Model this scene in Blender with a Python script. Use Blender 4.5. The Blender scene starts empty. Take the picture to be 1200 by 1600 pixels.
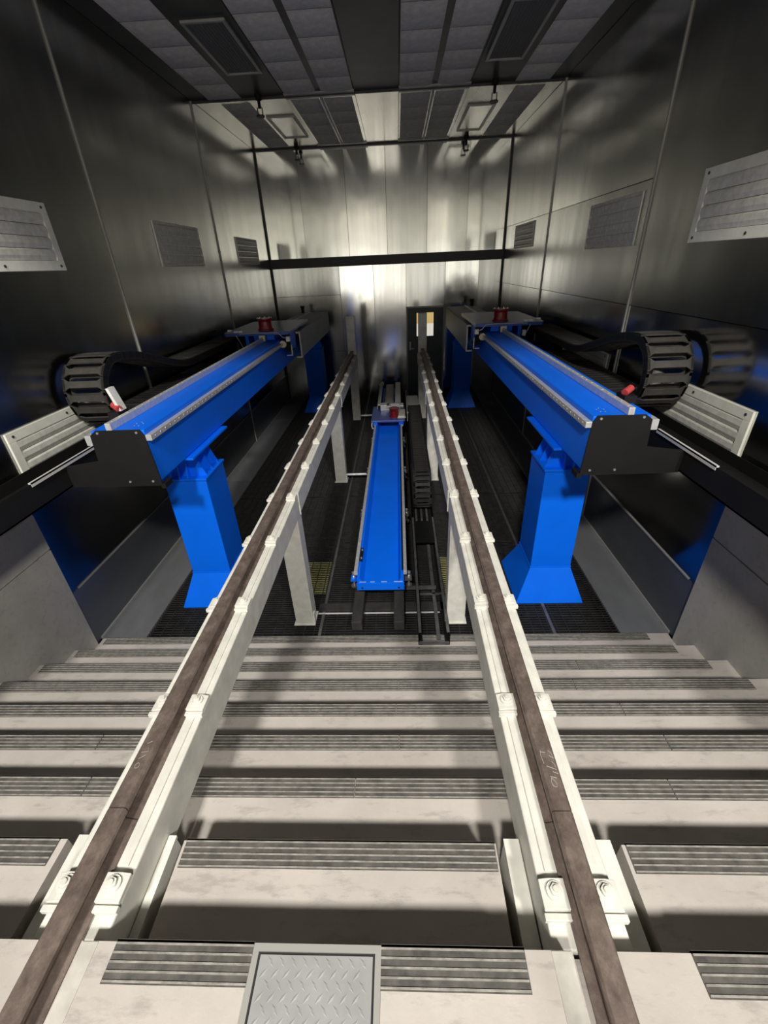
import bpy, math, random
from mathutils import Vector, Matrix
random.seed(7)
scn = bpy.context.scene
C = scn.collection
PI = math.pi

# ---------------------------------------------------------------- materials
def new_mat(name):
    m = bpy.data.materials.new(name); m.use_nodes = True
    nt = m.node_tree
    return m, nt, nt.nodes['Principled BSDF']
def N(nt, t, **kw):
    n = nt.nodes.new(t)
    for k, v in kw.items(): setattr(n, k, v)
    return n
def ramp(nt, stops):
    r = N(nt, 'ShaderNodeValToRGB')
    e = r.color_ramp.elements
    while len(e) < len(stops): e.new(.5)
    for i, (p, c) in enumerate(stops):
        e[i].position = p; e[i].color = (c[0], c[1], c[2], 1) if hasattr(c, '__len__') else (c, c, c, 1)
    return r
def coords(nt, scale=(1, 1, 1)):
    tc = N(nt, 'ShaderNodeTexCoord'); mp = N(nt, 'ShaderNodeMapping')
    mp.inputs['Scale'].default_value = scale
    nt.links.new(tc.outputs['Object'], mp.inputs['Vector'])
    return mp.outputs['Vector']
def noise(nt, vec, scale, detail=4, rough=.55):
    n = N(nt, 'ShaderNodeTexNoise')
    n.inputs['Scale'].default_value = scale; n.inputs['Detail'].default_value = detail; n.inputs['Roughness'].default_value = rough
    nt.links.new(vec, n.inputs['Vector'])
    return n.outputs['Fac']
def bump(nt, b, h, strength, dist=.01):
    bn = N(nt, 'ShaderNodeBump'); bn.inputs['Strength'].default_value = strength; bn.inputs['Distance'].default_value = dist
    nt.links.new(h, bn.inputs['Height']); nt.links.new(bn.outputs['Normal'], b.inputs['Normal'])
def simple(name, col, rough=.5, metal=0., spec=.5, var=0., vscale=8, bmp=0.):
    m, nt, b = new_mat(name)
    b.inputs['Base Color'].default_value = (*col, 1); b.inputs['Roughness'].default_value = rough
    b.inputs['Metallic'].default_value = metal; b.inputs['Specular IOR Level'].default_value = spec
    if var or bmp:
        v = coords(nt); n = noise(nt, v, vscale, 6)
        if var:
            r = ramp(nt, [(.3, [max(0, c*(1-var)) for c in col]), (.7, [min(1, c*(1+var)) for c in col])])
            nt.links.new(n, r.inputs['Fac']); nt.links.new(r.outputs['Color'], b.inputs['Base Color'])
        if bmp: bump(nt, b, n, bmp)
    return m
def galvanised(name, base, rough, streak, wave=.25, grain=None, aniso=.0):
    """bare zinc sheet: each sheet has its own tone and polish (face attribute 'sheet'), fine streaks along STREAK, gentle buckles"""
    m, nt, b = new_mat(name)
    b.inputs['Metallic'].default_value = 1
    at = N(nt, 'ShaderNodeAttribute', attribute_name='sheet')
    v = coords(nt, streak)
    n1 = noise(nt, v, 3.0, 5)
    v2 = coords(nt); n2 = noise(nt, v2, 1.1, 2)
    mix = N(nt, 'ShaderNodeMath', operation='ADD'); nt.links.new(n1, mix.inputs[0]); nt.links.new(at.outputs['Fac'], mix.inputs[1])
    r = ramp(nt, [(.30, [c*.62 for c in base]), (1.0, [min(1, c*1.16) for c in base])])
    sc = N(nt, 'ShaderNodeMath', operation='MULTIPLY'); sc.inputs[1].default_value = .7
    nt.links.new(mix.outputs[0], sc.inputs[0]); nt.links.new(sc.outputs[0], r.inputs['Fac'])
    nt.links.new(r.outputs['Color'], b.inputs['Base Color'])
    mr = N(nt, 'ShaderNodeMapRange'); mr.inputs['From Min'].default_value = .3; mr.inputs['From Max'].default_value = 1.5
    mr.inputs['To Min'].default_value = rough*1.5; mr.inputs['To Max'].default_value = rough*.75
    nt.links.new(mix.outputs[0], mr.inputs['Value']); nt.links.new(mr.outputs['Result'], b.inputs['Roughness'])
    bump(nt, b, n2, wave, .02)
    if grain:                                   # rolling grain of the sheet
        b.inputs['Anisotropic'].default_value = aniso
        cx = N(nt, 'ShaderNodeCombineXYZ')
        for i in range(3): cx.inputs[i].default_value = grain[i]
        nt.links.new(cx.outputs[0], b.inputs['Tangent'])
    return m
M = {}
M['wall_zinc'] = galvanised('galvanised_wall', (.53, .535, .52), .175, (1.2, 1.2, .12), .16, (0, 0, 1), .5)
M['far_zinc'] = galvanised('galvanised_far_wall', (.72, .72, .695), .125, (2.2, 1, .10), .16, (0, 0, 1), .6)
M['ceil_zinc'] = galvanised('galvanised_ceiling', (.50, .485, .44), .24, (1, .15, 1), .12)
M['floor_zinc'] = galvanised('galvanised_floor_plate', (.29, .30, .31), .42, (1.5, .6, 1), .3)
M['floor_zinc'].node_tree.nodes['Principled BSDF'].inputs['Metallic'].default_value = .35
M['skirt_zinc'] = galvanised('galvanised_skirt', (.20, .21, .22), .38, (1, .4, 1), .3)
M['skirt_zinc'].node_tree.nodes['Principled BSDF'].inputs['Metallic'].default_value = .6
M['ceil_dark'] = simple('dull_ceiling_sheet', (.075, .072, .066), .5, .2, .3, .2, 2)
M['joint'] = simple('wall_joint_strip', (.40, .39, .36), .45, .2)
M['dark_gap'] = simple('dark_gap', (.02, .02, .02), .8)
M['band'] = simple('dark_grey_band', (.045, .044, .042), .55)
M['fabric'] = simple('filter_fabric', (.86, .82, .72), .95, 0, .1, .12, 14, .3)
M['mesh'] = simple('hatch_mesh', (.24, .235, .215), .6, .3)
M['frame_paint'] = simple('vent_paint', (.80, .79, .70), .5, 0, .4, .08, 10)
M['slat_zinc'] = simple('vent_slat', (.72, .71, .64), .5, .1, .5, .15, 20)
M['blue'] = simple('blue_enamel', (.001, .15, .90), .42, 0, .25, .06, 3)
M['blue_deep'] = simple('blue_enamel_plate', (.035, .09, .36), .3, 0, .6, .06, 3)
M['white'] = simple('cream_white_paint', (.74, .725, .65), .5, 0, .35, .12, 11, .12)
M['worn_cream'] = simple('worn_cream_steel', (.50, .475, .42), .6, 0, .4, .3, 9, .2)
M['steel'] = simple('bright_steel', (.60, .61, .62), .38, .4, .5, .15, 30)
M['bolt'] = simple('zinc_bolt', (.8, .8, .78), .3, .8)
M['black'] = simple('black_powder_coat', (.009, .0088, .0085), .65, 0, .22, .15, 6)
M['plastic'] = simple('black_chain_plastic', (.008, .008, .0078), .55, 0, .25, .2, 9)
M['dusty'] = simple('dusty_chain_bar', (.042, .039, .035), .65, 0, .3, .3, 12)
M['grate'] = simple('black_grating', (.032, .031, .030), .5, .2, .5, .35, 12)
M['pit'] = simple('dark_pit', (.008, .008, .008), .9)
M['angle'] = simple('worn_angle_bar', (.16, .16, .155), .5, .5, .5, .3, 9)
M['timber'] = simple('dark_painted_bearer', (.035, .033, .030), .75, 0, .3, .3, 12, .2)
M['cover'] = simple('grey_cover', (.40, .43, .45), .5, 0, .4, .12, 4)
M['red'] = simple('dark_red_enamel', (.21, .008, .012), .3, 0, .5)
M['red_plug'] = simple('red_plug', (.45, .05, .05), .5)
M['cream'] = simple('cream_nylon', (.80, .70, .48), .45)
M['white_plastic'] = simple('white_plastic', (.85, .85, .83), .4)
M['cable'] = simple('pale_cable', (.42, .46, .58), .5)
M['nose_dark'] = simple('nosing_groove', (.10, .093, .083), .75, 0, .3, .4, 22, .3)
M['nose_rib'] = simple('nosing_rib', (.30, .285, .255), .6, 0, .3, .35, 30, .3)
M['filter_yellow'] = simple('yellow_filter_mat', (.62, .60, .20), .9, 0, .1, .3, 20, .4)
M['chalk'] = simple('chalk', (.38, .36, .32), .9)
M['alu'] = simple('white_aluminium', (.80, .80, .78), .35, .3)

def concrete(name, lo, hi, stain):
    m, nt, b = new_mat(name)
    v = coords(nt); n1 = noise(nt, v, 2.2, 8, .62); n2 = noise(nt, v, 38, 5, .6); n3 = noise(nt, coords(nt, (1, 3, 3)), 6, 6, .7)
    r = ramp(nt, [(.28, lo), (.72, hi)]); nt.links.new(n1, r.inputs['Fac'])
    r2 = ramp(nt, [(.34, stain), (.46, 1.0)]); nt.links.new(n3, r2.inputs['Fac'])
    mx = N(nt, 'ShaderNodeMix', data_type='RGBA', blend_type='MULTIPLY'); mx.inputs['Factor'].default_value = 1
    nt.links.new(r.outputs['Color'], mx.inputs['A']); nt.links.new(r2.outputs['Color'], mx.inputs['B'])
    nt.links.new(mx.outputs['Result'], b.inputs['Base Color'])
    b.inputs['Roughness'].default_value = .72; b.inputs['Specular IOR Level'].default_value = .3
    bump(nt, b, n2, .25, .004)
    return m
M['concrete'] = concrete('stair_concrete', (.42, .382, .342), (.585, .54, .49), .78)
M['concrete_wall'] = concrete('parapet_concrete', (.36, .345, .295), (.50, .475, .415), .86)

def rust():
    m, nt, b = new_mat('rusty_rail')
    v = coords(nt, (1, .7, 1)); n = noise(nt, v, 19, 9, .74); n2 = noise(nt, coords(nt), 90, 4)
    r = ramp(nt, [(.26, (.085, .062, .052)), (.5, (.19, .145, .122)), (.74, (.34, .27, .225))])
    nt.links.new(n, r.inputs['Fac']); nt.links.new(r.outputs['Color'], b.inputs['Base Color'])
    b.inputs['Roughness'].default_value = .5; b.inputs['Metallic'].default_value = .35
    bump(nt, b, n2, .15, .003)
    return m
M['rust'] = rust()
def lit(name, col, s):
    m, nt, b = new_mat(name)
    b.inputs['Base Color'].default_value = (*col, 1)
    b.inputs['Emission Color'].default_value = (*col, 1); b.inputs['Emission Strength'].default_value = s
    return m
M['lit_white'] = lit('lit_room_white', (.85, .82, .72), .75)
M['lit_yellow'] = lit('lit_room_yellow', (.85, .62, .22), .6)
M['glass'] = simple('door_glass', (.9, .92, .9), .02)
M['glass'].node_tree.nodes['Principled BSDF'].inputs['Transmission Weight'].default_value = 1

# ---------------------------------------------------------------- mesh builder
class MB:
    def __init__(s): s.v = []; s.f = []; s.m = []; s.sm = []
    def add(s, vs, fs, mi=0, smooth=False, mat=None):
        o = len(s.v)
        for p in vs:
            p = Vector(p)
            s.v.append(mat @ p if mat else p)
        for f in fs: s.f.append([i+o for i in f]); s.m.append(mi); s.sm.append(smooth)
        return s
    def box(s, x0, x1, y0, y1, z0, z1, mi=0, mat=None):
        if x0 > x1: x0, x1 = x1, x0
        if y0 > y1: y0, y1 = y1, y0
        if z0 > z1: z0, z1 = z1, z0
        vs = [(x, y, z) for z in (z0, z1) for y in (y0, y1) for x in (x0, x1)]
        return s.add(vs, [(0, 2, 3, 1), (4, 5, 7, 6), (0, 1, 5, 4), (2, 6, 7, 3), (0, 4, 6, 2), (1, 3, 7, 5)], mi, False, mat)
    def prism(s, pts, a, b, axis='y', mi=0, mat=None):
        """extrude polygon PTS: axis y -> pts are (x,z); x -> (y,z); z -> (x,y)"""
        k = len(pts); f3 = {'y': lambda p, t: (p[0], t, p[1]), 'x': lambda p, t: (t, p[0], p[1]), 'z': lambda p, t: (p[0], p[1], t)}[axis]
        vs = [f3(p, a) for p in pts]+[f3(p, b) for p in pts]
        ar = sum(pts[i][0]*pts[(i+1) % k][1]-pts[(i+1) % k][0]*pts[i][1] for i in range(k))
        fl = (ar > 0) ^ (axis == 'y')
        if b < a: fl = not fl
        fs = [tuple(range(k))[::-1], tuple(range(k, 2*k))]+[(i, (i+1) % k, k+(i+1) % k, k+i) for i in range(k)]
        if not fl: fs = [t[::-1] for t in fs]
        return s.add(vs, fs, mi, False, mat)
    def hull4(s, bot, top, mi=0):
        """frustum: BOT, TOP four corners each (counter-clockwise from above)"""
        return s.add(list(bot)+list(top), [(3, 2, 1, 0), (4, 5, 6, 7)]+[(i, (i+1) % 4, 4+(i+1) % 4, 4+i) for i in range(4)], mi)
    def cyl(s, p0, p1, r0, r1=None, n=20, mi=0, cap=True):
        p0, p1 = Vector(p0), Vector(p1); r1 = r0 if r1 is None else r1
        d = (p1-p0).normalized(); u = d.orthogonal().normalized(); w = d.cross(u)
        vs = []
        for p, r in ((p0, r0), (p1, r1)):
            for i in range(n):
                a = 2*PI*i/n; vs.append(p+u*math.cos(a)*r+w*math.sin(a)*r)
        s.add(vs, [(i, (i+1) % n, n+(i+1) % n, n+i) for i in range(n)], mi, True)
        if cap: s.add(vs[:n], [tuple(range(n))[::-1]], mi); s.add(vs[n:], [tuple(range(n))], mi)
        return s
    def lathe(s, base, prof, n=28, mi=0):
        """profile (r, z) about the vertical through BASE"""
        b = Vector(base); vs = []; k = len(prof)
        for r, z in prof:
            for i in range(n):
                a = 2*PI*i/n; vs.append(b+Vector((math.cos(a)*r, math.sin(a)*r, z)))
        for j in range(k-1):
            s.add(vs[j*n:(j+2)*n], [(i, (i+1) % n, n+(i+1) % n, n+i) for i in range(n)], mi, False)
        s.add(vs[:n], [tuple(range(n))[::-1]], mi); s.add(vs[-n:], [tuple(range(n))], mi)
        return s
    def tube(s, pts, r, n=8, mi=0):
        pts = [Vector(p) for p in pts]; vs = []
        for i, p in enumerate(pts):
            d = (pts[min(i+1, len(pts)-1)]-pts[max(i-1, 0)]).normalized()
            u = d.orthogonal().normalized() if i == 0 else (u-d*u.dot(d)).normalized()
            w = d.cross(u)
            for k in range(n):
                a = 2*PI*k/n; vs.append(p+u*math.cos(a)*r+w*math.sin(a)*r)
        fs = [(i*n+k, i*n+(k+1) % n, (i+1)*n+(k+1) % n, (i+1)*n+k) for i in range(len(pts)-1) for k in range(n)]
        s.add(vs, fs, mi, True)
        s.add(vs[:n], [tuple(range(n))[::-1]], mi); s.add(vs[-n:], [tuple(range(n))], mi)
        return s
    def build(s, name, mats, parent=None, loc=None, bevel=0, seg=2, sheet=None):
        if not isinstance(mats, (list, tuple)): mats = [mats]
        off = Vector(loc) if loc is not None else (WP[parent.name] if parent is not None and parent.name in WP else Vector((0, 0, 0)))
        me = bpy.data.meshes.new(name)
        me.from_pydata([v-off for v in s.v], [], s.f)
        for m in mats: me.materials.append(m)
        for p, mi, sm in zip(me.polygons, s.m, s.sm): p.material_index = mi; p.use_smooth = sm
        if sheet is not None:
            at = me.attributes.new('sheet', 'FLOAT', 'FACE')
            for i, val in enumerate(sheet): at.data[i].value = val
        me.update()
        o = bpy.data.objects.new(name, me); C.objects.link(o)
        if parent is not None:
            o.parent = parent
            po = WP.get(parent.name, Vector((0, 0, 0))); o.location = off-po
        else: o.location = off
        WP[o.name] = off
        if bevel:
            b = o.modifiers.new('bevel', 'BEVEL'); b.width = bevel; b.segments = seg; b.limit_method = 'ANGLE'; b.angle_limit = math.radians(40)
        return o
WP = {}                       # world position of every object's origin
def thing(name, label, cat, loc, group=None):
    o = bpy.data.objects.new(name, None); C.objects.link(o); o.location = loc; o.empty_display_size = .1
    WP[o.name] = Vector(loc); o['label'] = label; o['category'] = cat; o['kind'] = 'thing'
    if group: o['group'] = group
    return o
def tag(o, label, cat, group=None):
    o['label'] = label; o['category'] = cat; o['kind'] = 'thing'
    if group: o['group'] = group
    return o
def struct(o): o['kind'] = 'structure'; return o
def copy_part(src, parent, off):
    """a copy of a part under PARENT, OFF metres from the source"""
    c = src.copy(); C.objects.link(c); c.parent = parent
    w = WP[src.name]+Vector(off); WP[c.name] = w
    c.location = w-WP[parent.name]
    for ch in src.children:
        copy_part(ch, c, off)
    return c

# ---------------------------------------------------------------- measures (metres; floor grating z=0, camera at x=y=0)
WL, WR, YF, ZC = -3.0, 2.477, 11.787, 5.32
CX = (WL+WR)/2
EYE = 3.105
Y0, GO, RI, ZL = .436, .324, .1863, 1.495
tread = lambda k: ZL-RI*k
edge = lambda k: Y0+GO*k

# ---------------------------------------------------------------- room shell
def sheet_wall(name, mat, rects, place, seed, gap=.004, tilt=.0, parent=None, back=None, alt=None):
    """sheets laid edge to edge with thin open joints over a dark backing; PLACE maps (u, v, depth) to the room"""
    rnd = random.Random(seed); mb = MB(); vals = []
    for u0, u1, v0, v1 in rects:
        a, b_ = rnd.uniform(-tilt, tilt), rnd.uniform(-tilt, tilt)
        uc, vc = (u0+u1)/2, (v0+v1)/2
        q = []
        for u, v in ((u0+gap, v0+gap), (u1-gap, v0+gap), (u1-gap, v1-gap), (u0+gap, v1-gap)):
            q.append(place(u, v, (u-uc)*a+(v-vc)*b_))
        q += [place(u, v, -.02) for u, v in ((u0, v0), (u1, v0), (u1, v1), (u0, v1))]
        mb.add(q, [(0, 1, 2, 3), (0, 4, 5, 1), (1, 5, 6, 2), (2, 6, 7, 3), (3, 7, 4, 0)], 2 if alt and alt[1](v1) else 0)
        sv = rnd.random(); vals += [sv]*5
    if back:
        u0, u1, v0, v1 = back
        q = [place(u, v, -.02) for u, v in ((u0, v0), (u1, v0), (u1, v1), (u0, v1))]+[place(u, v, -.09) for u, v in ((u0, v0), (u1, v0), (u1, v1), (u0, v1))]
        mb.add(q, [(0, 1, 2, 3), (7, 6, 5, 4), (0, 4, 5, 1), (1, 5, 6, 2), (2, 6, 7, 3), (3, 7, 4, 0)], 1); vals += [.5]*6
    return struct(mb.build(name, [mat, M['dark_gap']]+([alt[0]] if alt else []), parent, sheet=vals))
YN = .25
def side_rects(left):
    r = []
    ys = [YN, 1.95, 5.22, 8.5, YF]
    for a, b in zip(ys[:-1], ys[1:]):
        zs = [0, .63, 2.62, 3.72, ZC] if a > 5 else [0, .63, 2.62, ZC]
        if left: zs = [0, .63, ZC]
        for c, d in zip(zs[:-1], zs[1:]): r.append((a, b, c, d))
    return [q for q in r if q[3] > .7]
def skirt(name, wall, place):
    mb = MB(); vals = []
    for y0, y1 in ((2.9, 5.22), (5.226, 8.5), (8.506, YF)):
        q = [place(y0, .0, .0), place(y1, .0, .0), place(y1, .627, .0), place(y0, .627, .0), place(y0, .0, -.02), place(y1, .0, -.02), place(y1, .627, -.02), place(y0, .627, -.02)]
        mb.add(q, [(0, 1, 2, 3), (0, 4, 5, 1), (1, 5, 6, 2), (2, 6, 7, 3), (3, 7, 4, 0)]); vals += [random.random()]*5
    return struct(mb.build(name, M['skirt_zinc'], wall, sheet=vals))
wl = sheet_wall('wall_left', M['wall_zinc'], side_rects(True), lambda u, v, d: (WL+d, u, v), 3, back=(YN, YF+.09, -.5, ZC+.09), tilt=.0015)
wr = sheet_wall('wall_right', M['wall_zinc'], side_rects(False), lambda u, v, d: (WR-d, u, v), 5, back=(YN, YF+.09, -.5, ZC+.09), tilt=.0025)
fr = []
xs = [WL, -2.11, -1.10, -.21, .70, 1.60, WR]
for a, b in zip(xs[:-1], xs[1:]): fr.append((a, b, 3.2, ZC))
xs = [WL, -1.385, -.57, .21, 1.145, 1.93, WR]
for i, (a, b) in enumerate(zip(xs[:-1], xs[1:])):
    if i == 0: fr += [(a, b, 2.5, 3.2), (a, b, 1.2, 2.5), (a, b, 0, 1.2)]
    elif i == 3: fr.append((a, b, 2.16, 3.2))
    else: fr.append((a, b, 0, 3.2))
wf = sheet_wall('wall_far', M['far_zinc'], fr, lambda u, v, d: (u, YF-d, v), 11, back=(WL-.02, WR+.02, -.5, ZC+.09), tilt=.006)
skirt('baseboard_left', wl, lambda u, v, d: (WL+d, u, v)); skirt('baseboard_right', wr, lambda u, v, d: (WR-d, u, v))
# standing joints on the side walls
for w, x, s in ((wl, WL, 1), (wr, WR, -1)):
    mb = MB()
    for y in (1.95, 5.22, 8.5):
        mb.box(x, x+s*.016, y-.010, y+.010, 0 if y > 3 else 1.6, ZC-.01)
        for z in (1.3, 2.0, 2.75, 3.05, 3.4): mb.cyl((x+s*.016, y, z), (x+s*.022, y, z), .008, n=8)
    mb.box(x, x+s*.010, 3.05, YF, .622, .636)
    struct(mb.build('joint_strip', M['joint'], w))
# corner posts and the dark band across the far wall
for x, s in ((WL, 1), (WR, -1)):
    struct(MB().box(x, x+s*.03, YF-.03, YF, 0, ZC).build('corner_trim', M['band'], wf))
struct(MB().box(WL+.01, WR-.01, YF-.05, YF+.005, 3.10, 3.30).build('trim_1', M['band'], bevel=.004))
# ceiling: zinc sheets with rows of filter pads let into it
def ceil_rects():
    r = []
    for a, b in ((YN, 3.1), (3.1, 5.8), (5.8, 8.55), (8.55, YF)):
        for c, d in zip((WL, -1.6, -.57, .08, 1.12, WR)[:-1], (WL, -1.6, -.57, .08, 1.12, WR)[1:]): r.append((c, d, a, b))
    return r
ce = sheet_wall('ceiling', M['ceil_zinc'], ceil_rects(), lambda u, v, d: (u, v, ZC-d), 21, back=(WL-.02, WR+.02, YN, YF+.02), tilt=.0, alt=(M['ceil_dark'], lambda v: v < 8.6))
def pad(w, l):
    mb = MB(); n = 6
    vs = [((i/n-.5)*w, (j/n-.5)*l, -.004-.022*(1-(2*i/n-1)**4)*(1-(2*j/n-1)**4)) for j in range(n+1) for i in range(n+1)]
    fs = [(j*(n+1)+i, (j+1)*(n+1)+i, (j+1)*(n+1)+i+1, j*(n+1)+i+1) for j in range(n) for i in range(n)]
    mb.add(vs, fs, 0, True)
    mb.box(-w/2, w/2, -l/2, l/2, -.003, .0)
    return mb
proto = {}
def pads(x0, x1, ys, l):
    for y in ys:
        key = (round(x1-x0, 3), l)
        if key not in proto:
            mb = pad(x1-x0-.03, l-.02)
            for v in mb.v: v += Vector(((x0+x1)/2, y, ZC))
            proto[key] = struct(mb.build('filter_pad', M['fabric'], ce, loc=((x0+x1)/2, y, ZC)))
        else:
            p = proto[key]; copy_part(p, ce, Vector(((x0+x1)/2, y, ZC))-WP[p.name])
near = [8.25-.6*i for i in range(13)]
for a, b in ((-2.75, -2.23), (-1.60, -1.11), (-1.06, -.57), (.08, .57), (.62, 1.11), (1.74, 2.26)): pads(a, b, near, .6)
last = [9.12+.71*i for i in range(4)]
for a, b in ((-2.64, -2.18), (-1.57, -1.11), (-1.07, -.61), (.10, .58), (.62, 1.08), (1.80, 2.27)): pads(a, b, last, .71)
mb = MB()
mb.box(WL, WR, 8.545, 8.565, ZC-.03, ZC, 1)
for a, b in ((-1.6, -.57), (.08, 1.12)):
    mb.box(a, b, 8.45, 8.53, ZC-.02, ZC, 0); mb.box(a, b, 8.58, 8.66, ZC-.02, ZC, 0)
    mb.box(a, b, 11.56, 11.62, ZC-.02, ZC, 0)
for x in (-1.09, .60): mb.box(x-.012, x+.012, 8.7, 11.55, ZC-.035, ZC, 0)
mb.box(WL, WR, YF-.05, YF, ZC-.03, ZC, 1)
struct(mb.build('ceiling_frame', [M['joint'], M['band']], ce))

# pit floor: dark bottom, bar gratings, worn angle bars, zinc plates along the walls
fl = struct(MB().box(WL, WR, 2.9, YF, -.55, -.45).build('floor', M['pit']))
def grating(x0, x1, y0, y1):
    mb = MB(); y = y0+.015
    while y < y1:
        mb.box(x0, x1, y-.003, y+.003, -.014, 0); y += .0335
    x = x0+.03
    while x < x1:
        mb.box(x-.003, x+.003, y0, y1, -.008, .0015); x += .1
    return mb
for x0, x1 in ((-2.55, -1.72), (-1.72, -.845), (-.815, .30), (.30, 1.405), (1.435, 2.03)):
    for y0, y1 in ((3.035, 5.95), (5.96, 8.87), (8.88, YF)):
        struct(grating(x0, x1, y0, y1).build('grating', M['grate'], fl))
mb = MB()
for x in (-.83, 1.42): mb.box(x-.014, x+.014, 3.035, YF, -.03, .008)
struct(mb.build('angle_bar', M['angle'], fl))
mb = MB(); vals = []
for x0, x1 in ((WL, -2.55), (2.03, WR)):
    for i, (y0, y1) in enumerate(((3.035, 6.6), (6.605, 10.0), (10.005, YF))):
        mb.box(x0, x1, y0, y1, -.02, .004); vals += [random.random()]*6
struct(mb.build('floor_plate', M['floor_zinc'], fl, sheet=vals))
mb = MB()
for x, s in ((WL, 1), (WR, -1)): mb.box(x, x+s*.012, 3.035, YF, .004, .022)
struct(mb.build('floor_seam', M['joint'], fl))

# door with a lit window in the far wall
dr = MB().box(.235, 1.12, YF-.012, YF+.03, .01, 2.14)
M['door'] = simple('grey_door_paint', (.12, .13, .135), .5, 0, .4, .1, 5)
door = struct(dr.build('door_1', M['door'], bevel=.003))
mb = MB()
for a, b, c, d in ((.20, .235, 0, 2.17), (1.12, 1.155, 0, 2.17), (.20, 1.155, 2.14, 2.175)): mb.box(a, b, YF-.03, YF, c, d)
struct(mb.build('door_frame', M['joint'], door))
mb = MB()
mb.box(.46, .88, YF-.016, YF-.0125, 1.49, 2.03, 0); mb.box(.46, .88, YF-.0165, YF-.0125, 1.78, 2.03, 1)
struct(mb.build('lit_window', [M['lit_white'], M['lit_yellow']], door))
mb = MB()
for a, b, c, d in ((.44, .46, 1.47, 2.05), (.88, .90, 1.47, 2.05), (.44, .90, 1.47, 1.49), (.44, .90, 2.03, 2.05)): mb.box(a, b, YF-.026, YF-.012, c, d)
struct(mb.build('window_frame', M['door'], door))
mb = MB().box(.275, .315, YF-.02, YF-.012, 1.16, 1.36); mb.cyl((.295, YF-.012, 1.31), (.295, YF-.06, 1.31), .012, n=10); mb.cyl((.295, YF-.012, 1.2), (.295, YF-.07, 1.2), .011, n=10)
mb.box(.285, .40, YF-.075, YF-.06, 1.19, 1.21)
struct(mb.build('door_handle', M['steel'], door))

# ---------------------------------------------------------------- staircase
st = thing('concrete_staircase', 'wide bare concrete staircase with ribbed nosings descending to the black grating', 'stairs', (CX, 0, 0))
def stair_profile(slot=False, rail=None):
    p = [(-2.5, -.05), (-2.5, ZL), (edge(0), ZL)]
    for k in range(1, 9):
        z = tread(k) if not (slot and k == 1) else .92
        p += [(edge(k-1), z), (edge(k), z)]
    return p+[(edge(8), -.05)]
mb = MB()
SL = [(-1.26, -.82), (.305, .74)]
for x0, x1, s in ((WL+.022, -1.26, 0), (-.82, .305, 0), (.74, WR-.022, 0)): mb.prism(stair_profile(), x0, x1, 'x')
# across the slots: below the landing rail groove too
RX = (-.997, .503)
GR = ((-1.036, -.922), (.428, .542))
for (x0, x1), (g0, g1) in zip(SL, GR):
    pr = stair_profile(True)
    for a, b in ((x0, g0), (g1, x1)): mb.prism(pr, a, b, 'x')
    pg = [(y, 1.432 if abs(z-ZL) < 1e-6 else z) for y, z in pr]
    mb.prism(pg, g0, g1, 'x')
body = mb.build('stair_body', M['concrete'], st)
# ribbed nosings
def nosing(x0, x1, k):
    e, z = edge(k), tread(k)
    mb = MB(); mb.box(x0, x1, e-.083, e+.004, z-.004, z+.003, 0); mb.box(x0, x1, e-.002, e+.005, z-.03, z+.003, 0)
    for i in range(5):
        y = e-.003-i*.0185
        mb.prism([(y-.0032, z+.003), (y+.0018, z+.003), (y+.001, z+.006), (y-.0024, z+.006)], x0+.002, x1-.002, 'x', 1)
    return mb
segs = {0: [(-.82, -.428), (-.085, .302), (.735, 2.40)], 1: [(-2.9, -1.285), (-.81, .30), (.752, 2.42)]}
rn = random.Random(2)
for k in range(0, 9):
    if k in segs: ss = segs[k]
    else:
        j = [-2.94, -1.55+rn.uniform(-.12, .12), (-.25 if k == 2 else -.055)+rn.uniform(-.02, .02), 1.25+rn.uniform(-.15, .15), 2.42-.02*k]
        ss = list(zip(j[:-1], j[1:]))
    for a, b in ss: nosing(a+.001, b-.001, k).build('nosing_strip', [M['nose_dark'], M['nose_rib']], st)
# cream seats beside the beams in the first step, flush plates beside the rails on the landing
for a, b, in ((-1.225, -1.112), (-.884, -.855), (.335, .388), (.618, .708)):
    mb = MB().box(a, b, .44, .775, 1.295, 1.309)
    mb.box(a+.002, b-.002, .45, .77, .92, 1.295)
    mb.build('beam_seat', M['white'], st)
for a, b in ((-.918, -.872), (.372, .424)):
    MB().box(a, b, -.6, .434, ZL-.004, ZL+.002).build('flush_plate', M['worn_cream'], st)
# concrete parapets flanking the stairs
for nm, x, s in (('wall_parapet_left', WL, 1), ('wall_parapet_right', WR, -1)):
    mb = MB()
    t = .022
    mb.box(x-s*.06, x+s*t, -.8, 2.95, -.05, 1.118); mb.box(x-s*.06, x+s*(t-.012), -.8, 2.95, 1.118, 1.132)
    mb.prism([(x-s*.06, 1.132), (x+s*t, 1.132), (x+s*t, 1.455), (x+s*(t-.014), 1.475), (x-s*.06, 1.475)], -.8, 2.95)
    struct(mb.build(nm, M['concrete_wall']))

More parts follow.
